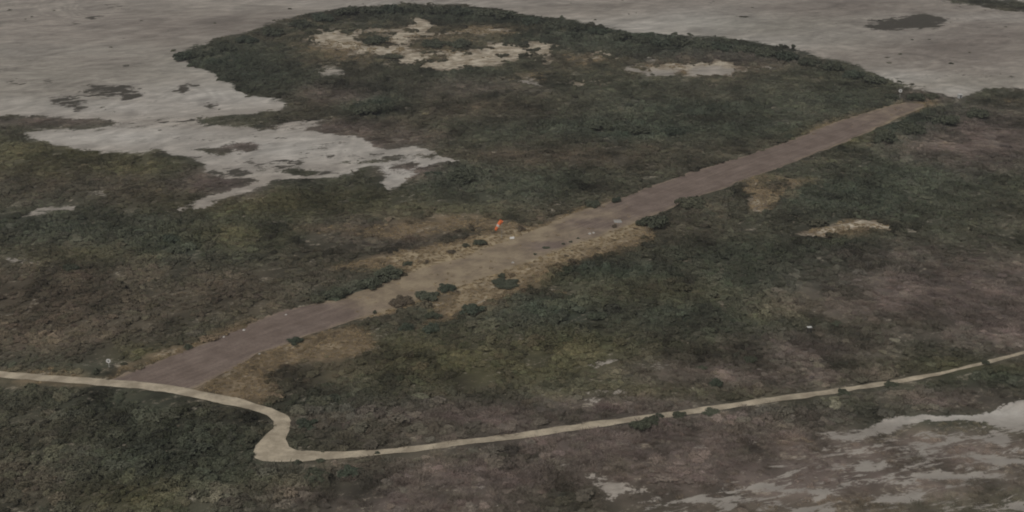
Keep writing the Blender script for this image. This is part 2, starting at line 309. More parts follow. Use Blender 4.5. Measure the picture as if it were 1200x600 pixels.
m, n_, l_, bs = mat('ground'); g = NB(m.node_tree)
P = g.pos(); PS = g.pos((.35, 1.0, 1.0), .25); PT = g.pos((.12, 1.0, 1), .75)
nL = g.noise(P, .03, 4); nM = g.noise(P, .16, 5, .6); nF = g.noise(P, .9, 5, .65); nS = g.noise(PS, .11, 6, .62, .6); nT = g.noise(PT, .35, 5, .6, .4)
nA = g.noise(g.pos((.6, 1, 1), .75), .035, 7, .62, 1.5); nB = g.noise(g.pos((.5, 1, 1), .6), .20, 6, .66, .9)
a_bare, a_dry, a_sand, a_mix, a_alg, a_damp, a_olv = (g.attr(k) for k in ('bare', 'dry', 'sand', 'mixed', 'algae', 'damp', 'olv'))
col = g.mul(g.attr('litter', out='Color'), g.math('MULTIPLY_ADD', nM, .7, g.math('MULTIPLY_ADD', a_mix, .12, .32)))
grass = g.mix(g.step(nM, .35, .65), (.155, .117, .075), (.260, .200, .128)); grass = g.mul(grass, g.math('MULTIPLY_ADD', nF, .7, .65))
k_dry = g.step(g.math('ADD', a_dry, g.math('MULTIPLY_ADD', nM, 1.3, -.68)), .15, .95)
grass = g.mix(g.step(a_dry, .75, 1.0), grass, g.mul(g.mix(g.step(nM, .3, .7), (.30, .238, .155), (.46, .372, .245)), g.math('MULTIPLY_ADD', nF, .7, .65)))
col = g.mix(k_dry, col, grass)
dune = g.mix(g.step(nM, .36, .66), (.32, .262, .185), (.66, .59, .47)); dune = g.mul(dune, g.math('MULTIPLY_ADD', nF, .5, .75))
k_sand = g.step(g.math('ADD', a_sand, g.math('ADD', g.math('MULTIPLY_ADD', nB, 2.2, -.95), g.math('MULTIPLY_ADD', nF, 1.4, -.7))), .2, .95)
col = g.mix(k_sand, g.mix(g.step(a_sand, .02, .5), col, (.15, .115, .08)), dune)
mud = g.mix(g.step(nS, .38, .66), (.345, .309, .266), (.425, .387, .336))
mud = g.mix(g.math('MULTIPLY', g.attr('pale'), g.math('MULTIPLY_ADD', nM, .8, .4)), mud, (.56, .535, .49))
nC = g.noise(g.pos((.8, .5, 1), .6), .0075, 3, .5, 1.0)
band = g.math('SINE', g.math('MULTIPLY_ADD', nC, 130.0, g.math('MULTIPLY', nM, 2.5)))
mud = g.mul(mud, g.math('MULTIPLY_ADD', band, g.math('MULTIPLY', nL, .16), 1.0))
mud = g.mix(g.math('MULTIPLY', a_olv, .8), mud, (.285, .272, .228))
mud = g.mix(g.math('MULTIPLY', a_damp, g.math('MULTIPLY_ADD', nL, .9, .35)), mud, (.205, .175, .150))
mud = g.mul(mud, g.math('MULTIPLY_ADD', nA, 1.3, .38)); mud = g.mul(mud, g.math('MULTIPLY_ADD', nB, 1.0, .52))
mud = g.mul(mud, g.math('MULTIPLY_ADD', nF, .3, .85))
k_alg = g.step(g.math('ADD', a_alg, g.math('ADD', g.math('MULTIPLY_ADD', nB, 3.0, -1.75), g.math('MULTIPLY_ADD', nM, 1.6, -.8))), .34, .66)
mud = g.mix(k_alg, mud, g.mix(nM, (.06, .055, .045), (.10, .09, .07)))
nK = g.noise(g.pos((.20, 1, 1), .33), .42, 7, .74, .6)
k_mix = g.math('MULTIPLY', a_mix, g.step(nK, .50, .60))
k_bare = g.step(g.math('ADD', g.math('MAXIMUM', a_bare, g.math('MULTIPLY', k_mix, .7)), g.math('ADD', g.math('MULTIPLY_ADD', nF, 1.2, -.60), g.math('ADD', g.math('MULTIPLY_ADD', nB, 2.0, -1.0), g.math('MULTIPLY', a_mix, g.math('MULTIPLY_ADD', nK, 2.8, -1.40))))), .36, .64)
mud = g.mix(g.math('MULTIPLY', a_mix, .6), mud, (.34, .315, .280))
col = g.mix(k_bare, col, mud)
l_.new(col, bs.inputs['Base Color']); bs.inputs['Roughness'].default_value = .9; bs.inputs['Specular IOR Level'].default_value = .15
g.bump(bs, g.math('ADD', nF, g.math('MULTIPLY', nS, 1.5)), .5, .35)
me.materials.append(m)

# ------------------------------------------------------------------ airstrip and track
def resample(pts, n):
    p = np.array(pts, float); wx, wy = px2g(p[:, 0], p[:, 1]); w = np.stack([wx, wy], 1)
    d = np.concatenate([[0], np.cumsum(np.hypot(*np.diff(w, axis=0).T))]); t = np.linspace(0, d[-1], n)
    return np.stack([np.interp(t, d, w[:, 0]), np.interp(t, d, w[:, 1])], 1)
def grid_mesh(name, A, B, nv, z, jit):
    n = len(A); t = np.linspace(0, 1, nv)[None, :, None]
    V = A[:, None] * (1 - t) + B[:, None] * t
    nrm = (B - A) / np.linalg.norm(B - A, axis=1)[:, None]
    s = np.arange(n) * 1.0
    V[:, 0] -= nrm * ((fbm(s / 5, s * 0 + 3, 41) - .35) * jit)[:, None]; V[:, -1] += nrm * ((fbm(s / 5, s * 0 + 9, 42) - .35) * jit)[:, None]
    V = V.reshape(-1, 2); co = np.concatenate([V, np.full((len(V), 1), z)], 1)
    fs = [(i * nv + j, i * nv + j + 1, (i + 1) * nv + j + 1, (i + 1) * nv + j) for i in range(n - 1) for j in range(nv - 1)]
    q = bpy.data.meshes.new(name); q.from_pydata(co.tolist(), [], fs); q.update()
    return q, V
A, B = resample(ST_L, 260), resample(ST_R, 260)
rm, V = grid_mesh('airstrip', A, B, 14, .03, 3.2)
for p_ in rm.polygons: p_.use_smooth = True
if rm.polygons[0].normal.z < 0: rm.flip_normals()
su, sv = g2px(V[:, 0], V[:, 1])
sdry = blank()
poly(sdry, [(395, 352), (440, 335), (520, 306), (600, 280), (690, 243), (735, 232), (745, 262), (690, 281), (600, 314), (520, 342), (470, 356), (430, 368), (400, 368)], 1)
poly(sdry, [(640, 285), (700, 262), (745, 250), (745, 262), (640, 297)], .55)
poly(sdry, [(410, 349), (520, 308), (600, 281), (650, 262), (660, 275), (600, 305), (520, 336), (440, 362)], 1.25)
blobs(sdry, [(1060, 124, 46, 8, 1.2), (1010, 140, 40, 8, .75), (950, 165, 40, 8, .4), (180, 452, 60, 5, .6), (645, 268, 60, 9, 1), (480, 338, 90, 12, 1)], .7)
sdry = blur(sdry, 30, 12)
blobs(sdry, [(690, 262, 30, 6, .5), (640, 288, 25, 6, .6)], .6, -1)
fattr(rm, 'dry', look(sdry, su, sv)); fattr(rm, 'edge', np.tile(np.abs(np.linspace(-1, 1, 14)), 260))
fattr(rm, 'across', np.tile(np.linspace(-1, 1, 14), 260))
runway = bpy.data.objects.new('airstrip', rm); COL.objects.link(runway); runway['kind'] = 'structure'
m, n_, l_, bs = mat('laterite gravel'); g = NB(m.node_tree)
ROT = math.atan2(B[-1, 1] - B[0, 1], B[-1, 0] - B[0, 0])
P = g.pos(); PL = g.pos((.06, 1, 1), ROT)
nM = g.noise(P, .14, 5, .6); nF = g.noise(P, 1.1, 5, .65); nLn = g.noise(PL, .55, 4, .6)
gv_ = g.mix(g.step(nM, .3, .7), (.182, .140, .116), (.248, .195, .164))
gv_ = g.mul(gv_, g.math('MULTIPLY_ADD', nLn, .9, .55)); gv_ = g.mul(gv_, g.math('MULTIPLY_ADD', nF, .9, .55))
tan = g.mix(g.step(nM, .35, .65), (.270, .215, .150), (.385, .312, .215)); tan = g.mul(tan, g.math('MULTIPLY_ADD', nF, .6, .7))
k = g.math('ADD', g.math('MULTIPLY', g.attr('dry'), 1.05), g.math('MULTIPLY', g.math('POWER', g.attr('edge'), 7.0), .75))
k = g.step(g.math('ADD', k, g.math('MULTIPLY_ADD', g.math('ADD', nM, nLn), .75, -.75)), .25, 1.15)
l_.new(g.mix(k, gv_, tan), bs.inputs['Base Color']); bs.inputs['Roughness'].default_value = .95; bs.inputs['Specular IOR Level'].default_value = .1
g.bump(bs, nF, .4, .1)
rm.materials.append(m)

def outline(pts, n, seed, amp):
    w = resample(pts, n); s = np.arange(n) * 1.0
    tng = np.gradient(w, axis=0); tng /= np.linalg.norm(tng, axis=1)[:, None]
    return w + np.stack([-tng[:, 1], tng[:, 0]], 1) * ((fbm(s / 3, s * 0, seed) - .5) * amp)[:, None]
loop = np.concatenate([outline(TR_N, 420, 51, 1.1), outline(TR_S, 420, 52, 1.1)[::-1]])
bm = bmesh.new()
vs = [bm.verts.new((x, y, .06)) for x, y in loop]; es = [bm.edges.new((vs[i - 1], vs[i])) for i in range(len(vs))]
bmesh.ops.triangle_fill(bm, use_beauty=True, use_dissolve=False, edges=es, normal=(0, 0, 1))
bmesh.ops.recalc_face_normals(bm, faces=bm.faces)
tm = bpy.data.meshes.new('dirt_track'); bm.to_mesh(tm); bm.free()
if sum(p_.normal.z for p_ in tm.polygons) < 0: tm.flip_normals()
dirt = bpy.data.objects.new('dirt_track', tm); COL.objects.link(dirt); dirt['kind'] = 'structure'
m, n_, l_, bs = mat('pale dirt'); g = NB(m.node_tree); P = g.pos()
nM = g.noise(P, .2, 5, .6); nF = g.noise(P, 1.3, 5, .65)
c = g.mix(g.step(nM, .35, .65), (.37, .315, .235), (.56, .485, .365)); c = g.mul(c, g.math('MULTIPLY_ADD', g.noise(P, .06, 4, .6), .9, .55)); c = g.mul(c, g.math('MULTIPLY_ADD', nF, .5, .75))
l_.new(c, bs.inputs['Base Color']); bs.inputs['Roughness'].default_value = .95; bs.inputs['Specular IOR Level'].default_value = .1
g.bump(bs, nF, .4, .1); tm.materials.append(m)

# ------------------------------------------------------------------ plants
def foliage_mat(name, rough=.85, lo=.78, hi=1.25):
    m, n_, l_, bs = mat(name); g = NB(m.node_tree)
    t = g.attr('tint', 'INSTANCER', 'Color')
    s = g.attr('leaf')
    oi = g.new('ShaderNodeObjectInfo')
    c = g.mul(t, g.math('MULTIPLY_ADD', s, hi - lo, lo))
    l_.new(c, bs.inputs['Base Color']); bs.inputs['Roughness'].default_value = rough; bs.inputs['Specular IOR Level'].default_value = .15
    return m
M_LEAF = foliage_mat('leaves'); M_TWIG = foliage_mat('dead twigs', .95, .8, 1.3); M_GRASS = foliage_mat('dry grass blades', .95)
M_BARK, n_, l_, bs = mat('bark'); g = NB(M_BARK.node_tree)
l_.new(g.mix(g.noise(g.pos(), 3.0), (.07, .055, .042), (.13, .11, .09)), bs.inputs['Base Color']); bs.inputs['Roughness'].default_value = .95

def quad_soup(name, cen, nor, size, rng, material, aspect=1.0, stems=None):
    n = len(cen)
    nor = nor / np.linalg.norm(nor, axis=1)[:, None]
    up = rng.normal(size=(n, 3)); t = np.cross(nor, up); t /= np.linalg.norm(t, axis=1)[:, None]; b = np.cross(nor, t)
    sx = (size * rng.uniform(.7, 1.3, n))[:, None]; sy = (size * aspect * rng.uniform(.7, 1.3, n))[:, None]
    cup = nor * sx * .25
    co = np.stack([cen - t * sx - cup, cen - b * sy * .8 + cup, cen + t * sx - cup, cen + b * sy + cup], 1).reshape(-1, 3)
    co[:, 2] = np.maximum(co[:, 2], -.12)
    fs = [(4 * i, 4 * i + 1, 4 * i + 2, 4 * i + 3) for i in range(n)]
    leaf = np.repeat(rng.random(n), 4); vs = co.tolist(); k = len(vs)
    mi = [0] * n
    for p0, p1, r0, r1 in (stems or []):
        p0, p1 = np.array(p0, float), np.array(p1, float); d = p1 - p0; d /= np.linalg.norm(d)
        a = np.cross(d, (.3, 1, .2)); a /= np.linalg.norm(a); b2 = np.cross(d, a)
        for p, r in ((p0, r0), (p1, r1)):
            for q in range(4):
                an = q * math.pi / 2; vs.append((p + (a * math.cos(an) + b2 * math.sin(an)) * r).tolist())
        for q in range(4): fs.append((k + q, k + (q + 1) % 4, k + 4 + (q + 1) % 4, k + 4 + q)); mi.append(1)
        k += 8
    leaf = np.concatenate([leaf, np.full(len(vs) - len(leaf), .5)])
    q = bpy.data.meshes.new(name); q.from_pydata(vs, [], fs); q.update()
    fattr(q, 'leaf', leaf); q.materials.append(material); q.materials.append(M_BARK)
    q.polygons.foreach_set('material_index', mi)
    return q

def bush_mesh(seed, leaves=230, tall=1.0, lobes=5, size=.17, spread=.62):
    """a bush about 2 m across and `tall` metres high"""
    r = np.random.default_rng(seed)
    cen, nor = [], []; stems = []
    for k in range(lobes):
        a = k * 2.4 + r.uniform(0, 1); d = spread * math.sqrt((k + .2) / lobes)
        lr = r.uniform(.36, .56); hz = tall * r.uniform(.62, 1.0) * (1.0 if k == 0 else .9)
        c = np.array([d * math.cos(a), d * math.sin(a), hz * .52])
        n = leaves // lobes
        dv = r.normal(size=(n, 3)); dv /= np.linalg.norm(dv, axis=1)[:, None]; dv[:, 2] = np.where(dv[:, 2] < -.35, -dv[:, 2], dv[:, 2])
        rad = r.uniform(.78, 1.06, n)[:, None]
        cen.append(c + dv * rad * np.array([lr, lr, hz * .48])); nor.append(dv + r.normal(size=(n, 3)) * .32 + (0, 0, .7))
        stems.append(((d * .2 * math.cos(a), d * .2 * math.sin(a), -.1), tuple(c), .035, .012))
    return quad_soup('bush', np.concatenate(cen), np.concatenate(nor), size, r, M_LEAF, .9, stems)
def dead_mesh(seed, n=240):
    """a leafless shrub: many thin upright twigs with a few dry leaves"""
    r = np.random.default_rng(seed)
    base = r.normal(size=(n, 3)) * (.45, .45, 0); h = r.uniform(.3, .85, n) * (1 - .35 * np.hypot(base[:, 0], base[:, 1]))
    dirv = np.stack([base[:, 0] * .25 + r.normal(size=n) * .16, base[:, 1] * .25 + r.normal(size=n) * .16, h], 1)
    wd = np.cross(dirv, r.normal(size=(n, 3))); wd *= (r.uniform(.022, .045, n) / np.linalg.norm(wd, axis=1))[:, None]
    co = np.stack([base - wd * .8 - (0, 0, .08), base + wd * .8 - (0, 0, .08), base + dirv * .7 + wd * 1.3, base + dirv], 1).reshape(-1, 3)
    fs = [(4 * i, 4 * i + 1, 4 * i + 2, 4 * i + 3) for i in range(n)]
    q = bpy.data.meshes.new('dead_shrub'); q.from_pydata(co.tolist(), [], fs); q.update()
    fattr(q, 'leaf', np.repeat(r.random(n), 4)); q.materials.append(M_TWIG)
    return q
def grass_mesh(seed, n=70):
    r = np.random.default_rng(seed)
    base = r.normal(size=(n, 3)) * (.36, .36, 0); h = r.uniform(.25, .6, n)
    dirv = np.stack([r.normal(size=n) * .22, r.normal(size=n) * .22, h], 1)
    wd = np.cross(dirv, r.normal(size=(n, 3))); wd *= (r.uniform(.03, .06, n) / np.linalg.norm(wd, axis=1))[:, None]
    co = np.stack([base - wd, base + wd, base + dirv], 1).reshape(-1, 3); co[::3, 2] -= .03; co[1::3, 2] -= .03
    q = bpy.data.meshes.new('grass_tuft'); q.from_pydata(co.tolist(), [], [(3 * i, 3 * i + 1, 3 * i + 2) for i in range(n)]); q.update()
    fattr(q, 'leaf', np.repeat(r.random(n), 3)); q.materials.append(M_GRASS)
    return q

BUSHES = [bush_mesh(100 + k, 230, (.75, .9, 1.0, .7, 1.1, .85)[k], (5, 6, 4, 7, 5, 6)[k]) for k in range(6)]
DEADS = [dead_mesh(200 + k) for k in range(4)]
TUFTS = [grass_mesh(300 + k) for k in range(3)]

def scatter(name, pts, scl, rot, var, tint, meshes, label, category):
    """one object whose points each carry a plant of its own size, turn, kind and tint"""
    q = bpy.data.meshes.new(name); q.vertices.add(len(pts)); q.vertices.foreach_set('co', pts.astype(np.float32).ravel())
    a = q.attributes.new('scl', 'FLOAT_VECTOR', 'POINT'); a.data.foreach_set('vector', scl.astype(np.float32).ravel())
    a = q.attributes.new('rot', 'FLOAT_VECTOR', 'POINT'); a.data.foreach_set('vector', rot.astype(np.float32).ravel())
    a = q.attributes.new('var', 'INT', 'POINT'); a.data.foreach_set('value', var.astype(np.int32))
    cattr(q, 'tint', tint)
    o = bpy.data.objects.new(name, q); COL.objects.link(o)
    o['kind'] = 'stuff'; o['label'] = label; o['category'] = category
    ng = bpy.data.node_groups.new(name, 'GeometryNodeTree'); ng.is_modifier = True
    ng.interface.new_socket('Geometry', in_out='INPUT', socket_type='NodeSocketGeometry'); ng.interface.new_socket('Geometry', in_out='OUTPUT', socket_type='NodeSocketGeometry')
    N, L = ng.nodes, ng.links
    gi, go = N.new('NodeGroupInput'), N.new('NodeGroupOutput')
    g2i = N.new('GeometryNodeGeometryToInstance')
    for k, ms in enumerate(meshes):
        src = bpy.data.objects.new('%s_plant_form' % name, ms)
        oi = N.new('GeometryNodeObjectInfo'); oi.inputs['Object'].default_value = src; oi.inputs['As Instance'].default_value = False
        L.new(oi.outputs['Geometry'], g2i.inputs[0])
    iop = N.new('GeometryNodeInstanceOnPoints')
    L.new(gi.outputs[0], iop.inputs['Points']); L.new(g2i.outputs[0], iop.inputs['Instance']); iop.inputs['Pick Instance'].default_value = True
    def na(nm, t):
        x = N.new('GeometryNodeInputNamedAttribute'); x.data_type = t; x.inputs['Name'].default_value = nm; return x.outputs[0]
    L.new(na('var', 'INT'), iop.inputs['Instance Index']); L.new(na('scl', 'FLOAT_VECTOR'), iop.inputs['Scale'])
    e2r = N.new('FunctionNodeEulerToRotation'); L.new(na('rot', 'FLOAT_VECTOR'), e2r.inputs[0]); L.new(e2r.outputs[0], iop.inputs['Rotation'])
    L.new(iop.outputs[0], go.inputs[0])
    md = o.modifiers.new('plants', 'NODES'); md.node_group = ng
    return o

def candidates(step, margin=(-190, 1390, -70, 760)):
    xs = np.arange(-640, 760, step); ys = np.arange(170, 1600, step)
    x, y = np.meshgrid(xs, ys); x = x.ravel() + RNG.uniform(-.5, .5, x.size) * step; y = y.ravel() + RNG.uniform(-.5, .5, y.size) * step
    u, v = g2px(x, y)
    k = (u > margin[0]) & (u < margin[1]) & (v > margin[2]) & (v < margin[3])
    return x[k], y[k], u[k], v[k]

CLEAR = [(128, 430.5, 3.5, 9), (1054.5, 112, 3, 12), (588, 279, 3, 14), (600, 279.5, 3, 10), (948, 391, 2.5, 8), (1124.5, 115, 4, 14), (724, 260, 3, 8)]   # ground trodden clear round the made things
def open_ground(x, y, u, v, top):
    """how open the ground is, looked up at the plant's foot and at its top"""
    u2, v2 = g2px(x, y, top); wu, wv = warp(x, y)
    nz = fbm(x / 7, y / 14, 61)
    b = np.maximum(look(bare, wu, wv), look(bare, u2 - u + wu, v2 - v + wv) * .8)
    s = np.maximum(look(sand, wu, wv), look(sand, u2 - u + wu, v2 - v + wv) * .7)
    st_ = np.maximum(look(strip, u, v), look(strip, u2, v2)); tr = np.maximum(look(track_s, u, v), look(track_s, u2, v2))
    return b, s, st_, tr, nz

# ------------------------------------------------------------------ scrub
x, y, u, v = candidates(1.7)
d_dead = np.clip(look(f_dead, u, v) * 1.1 + (fbm(x / 14, y / 20, 71) - .5) * .9, 0, 1)
isdead = RNG.random(len(x)) < np.clip(d_dead * 1.2 - .12, 0.03, .92)
tall = fbm(x / 16, y / 22, 72); grn = look(f_green, u, v)
sc_ = np.clip(np.exp(RNG.normal(-.08, .30, len(x))), .45, 1.9) * (.8 + .9 * np.clip(tall - .25, 0, 1)) * (1 + .35 * grn)
shore = np.clip(look(edge_f, u, v) * 2.2 - .1, 0, 1) * (1 - np.clip(grn * 1.5 + (v < 100) * .6, 0, 1)); mx = look(mixed, u, v)
isdead |= RNG.random(len(x)) < np.clip(shore * .5 + mx * .75, 0, .9)
sc_ = sc_ * (1 - .4 * shore) * (1 - .35 * mx)
hgt = sc_ * RNG.uniform(.8, 1.25, len(x)) * (.78 + .5 * grn) * (1 - .45 * shore) * (1 - .3 * mx) * (1 - .35 * np.clip(look(f_dead, u, v), 0, 1))
b, s, st_, tr, nz = open_ground(x, y, u, v, np.where(isdead, 1.0, 1.4) * hgt)
dr = look(dry, u, v); mx = look(mixed, u, v)
keep = (RNG.random(len(x)) < np.clip((.50 - b + (nz - .5) * 1.8) / .35, 0, 1)) & (RNG.random(len(x)) < np.clip((.62 - s + (nz - .5) * 2.2) / .4, 0, 1)) & (st_ < .35) & (tr < .12)
gaps = fbm(x / 11, y / 16, 73)
wu, wv = warp(x, y); dr = look(dry, wu, wv)
thin = dr + (nz - .5) * .9 > .45
keep &= ~(thin & (RNG.random(len(x)) < np.where(dr > .62, .93, .8)))
sc_ = np.where(thin, sc_ * .55, sc_); hgt = np.where(thin, hgt * .45, hgt)
keep &= RNG.random(len(x)) < np.where(gaps < .30, .6, .98)
keep &= RNG.random(len(x)) > mx * .12
keep &= RNG.random(len(x)) > shore * .35
def pts_of(k, zoff=0.0): return np.stack([x[k], y[k], terrain(x[k], y[k]) + zoff], 1)
def rots(n): return np.stack([RNG.normal(0, .06, n), RNG.normal(0, .06, n), RNG.uniform(0, 6.283, n)], 1)
tint = scrub_tint(u, v, x, y) * np.exp(RNG.normal(0, .15, (len(x), 1))) * (1 + RNG.normal(0, .02, (len(x), 3)))
for cu, cv, rad, fr in CLEAR:
    cx, cy = px2g(cu, cv)
    keep &= ~((np.abs(x - cx * (y / cy)) < rad) & (y < cy + rad) & (y > cy - fr))
k = keep & ~isdead; n = k.sum()
scl = np.stack([sc_[k] * RNG.uniform(.95, 1.6, n), sc_[k] * RNG.uniform(.95, 1.6, n), hgt[k] * 1.12], 1)
scatter('scrub', pts_of(k, -.05), scl, rots(n), RNG.integers(0, 6, n), tint[k], BUSHES, 'dense low green and brown scrub covering the ground around the airstrip', 'scrub')
k = keep & isdead; n = k.sum()
scl = np.stack([sc_[k] * 1.6, sc_[k] * 1.6, hgt[k] * 1.0], 1)
scatter('dead_scrub', pts_of(k, -.03), scl, rots(n), RNG.integers(0, 4, n), tint[k], DEADS, 'greyish purple leafless scrub in patches among the green bushes', 'scrub')
# dry grass on the verges, and low weed on the mixed mud
x, y, u, v = candidates(1.5, (-60, 1260, 20, 680))
dr = look(dry, u, v) + look(mixed, u, v) * .35; nz = fbm(x / 6, y / 9, 81)
b, s, st_, tr, _ = open_ground(x, y, u, v, .4)
sdr = look(sdry, u, v)
k = (dr + (nz - .5) * .9 > .42) & (tr < .3) & (b < .35) & ((st_ < .3) | (RNG.random(len(x)) < sdr * .16 * (nz > .45)))
k &= RNG.random(len(x)) < .8
n = k.sum(); w_ = RNG.uniform(.7, 1.5, n)
straw = np.array([.35, .272, .165]) * np.exp(RNG.normal(0, .2, (n, 1))); lit = scrub_tint(u[k], v[k], x[k], y[k])
straw = straw + (lit * 1.6 - straw) * (np.clip(look(mixed, u[k], v[k]) * .8 + RNG.random(n) * .35, 0, 1))[:, None]
scatter('dry_grass', pts_of(k, 0), np.stack([w_, w_, RNG.uniform(.5, 1.1, n)], 1), rots(n), RNG.integers(0, 3, n), straw, TUFTS, 'straw coloured dry grass on the verges of the airstrip', 'grass')

# ------------------------------------------------------------------ single bushes and trees one can pick out
def big_bush_meshes(seed):
    r = np.random.default_rng(seed); cen, nor, stems = [], [], []
    lobes = 11
    for q in range(lobes):
        a = q * 2.4 + r.uniform(0, .8); d = .74 * math.sqrt((q + .2) / lobes)
        lr = r.uniform(.24, .38); hz = r.uniform(.6, 1.0) * (1 - .35 * d)
        c = np.array([d * math.cos(a), d * math.sin(a), hz * .6]); nn = 85
        dv = r.normal(size=(nn, 3)); dv /= np.linalg.norm(dv, axis=1)[:, None]; dv[:, 2] = np.where(dv[:, 2] < -.5, -dv[:, 2], dv[:, 2])
        cen.append(c + dv * r.uniform(.6, 1.1, nn)[:, None] * (lr, lr, hz * .42)); nor.append(dv + r.normal(size=(nn, 3)) * .32 + (0, 0, .6))
        stems.append((c * (.3, .3, .55), c, .02, .008))
    crown = quad_soup('crown', np.concatenate(cen), np.concatenate(nor), .085, r, M_LEAF, .9, stems)
    bm = bmesh.new()
    for q in range(5):                                # a leaning, tapered, forking stem
        a = q * 1.26 + r.uniform(0, .6); p0 = np.array([.03 * math.cos(a), .03 * math.sin(a), -.06]); p1 = np.array([.22 * math.cos(a), .22 * math.sin(a), .42])
        rings = []
        for t in (0, .5, 1):
            c = p0 + (p1 - p0) * t + np.array([0, 0, .05 * t * (1 - t)]); rr = .035 * (1 - .6 * t)
            rings.append([bm.verts.new((c[0] + rr * math.cos(z * 1.0472), c[1] + rr * math.sin(z * 1.0472), c[2])) for z in range(6)])
        for i in range(2):
            for z in range(6): bm.faces.new((rings[i][z], rings[i][(z + 1) % 6], rings[i + 1][(z + 1) % 6], rings[i + 1][z]))
    tr_ = bpy.data.meshes.new('stem'); bm.to_mesh(tr_); bm.free(); tr_.materials.append(M_BARK)
    return crown, tr_
BIG = [big_bush_meshes(400 + k) for k in range(5)]
HUE = {'g': C_GREEN, 'd': C_GREEN * .55 + C_BASE * .45, 'o': C_OLIVE, 'b': C_BROWN, 's': C_BASE}
def single(u, v, wpx, hpx, hue, label, cat='bush', group=None, k=[0]):
    k[0] += 1
    X, Y = (float(t) for t in px2g(u, v)); s = float(scale_at(v)); wm = wpx / s
    al = TH + math.atan((v - 300) / F)
    hm = max(.35, (hpx / s - wm * .35 * math.sin(al)) / math.cos(al)); hm = min(hm, wm * 1.0)
    Y += wm * .3
    Z = float(terrain(np.array([X]), np.array([Y]))[0])
    rn = random.Random(k[0]); c = HUE[hue] * rn.uniform(.85, 1.15)
    name = 'tree' if cat == 'tree' else 'bush'
    def setup(o, kids=True):
        o['tint'] = [float(t) for t in c]
    if wpx < 9:
        o = bpy.data.objects.new('small_bush', BUSHES[k[0] % 6]); COL.objects.link(o); setup(o)
        o.scale = (wm / 1.9, wm / 1.9, hm / .9); o.location = (X, Y, Z - .03)
    else:
        o = bpy.data.objects.new(name, None); COL.objects.link(o); o.location = (X, Y, Z - .05); o.empty_display_size = .5
        cr, tk = BIG[k[0] % 5]
        for nm, ms in (('crown', cr), ('stem' if name == 'bush' else 'trunk', tk)):
            p = bpy.data.objects.new(nm, ms); COL.objects.link(p); p.parent = o; setup(p)
        o.scale = (wm / 1.95, wm / 1.95, hm)
    o.rotation_euler = (0, 0, rn.uniform(0, 6.28))
    o['label'] = label; o['category'] = cat
    if group: o['group'] = group
G1 = 'bushes along the airstrip'; G2 = 'trees along the far edge of the wooded rise'; G3 = 'bushes along the pale track'; G4 = 'bushes on the sandy rise'; G5 = 'bushes out in the scrub'
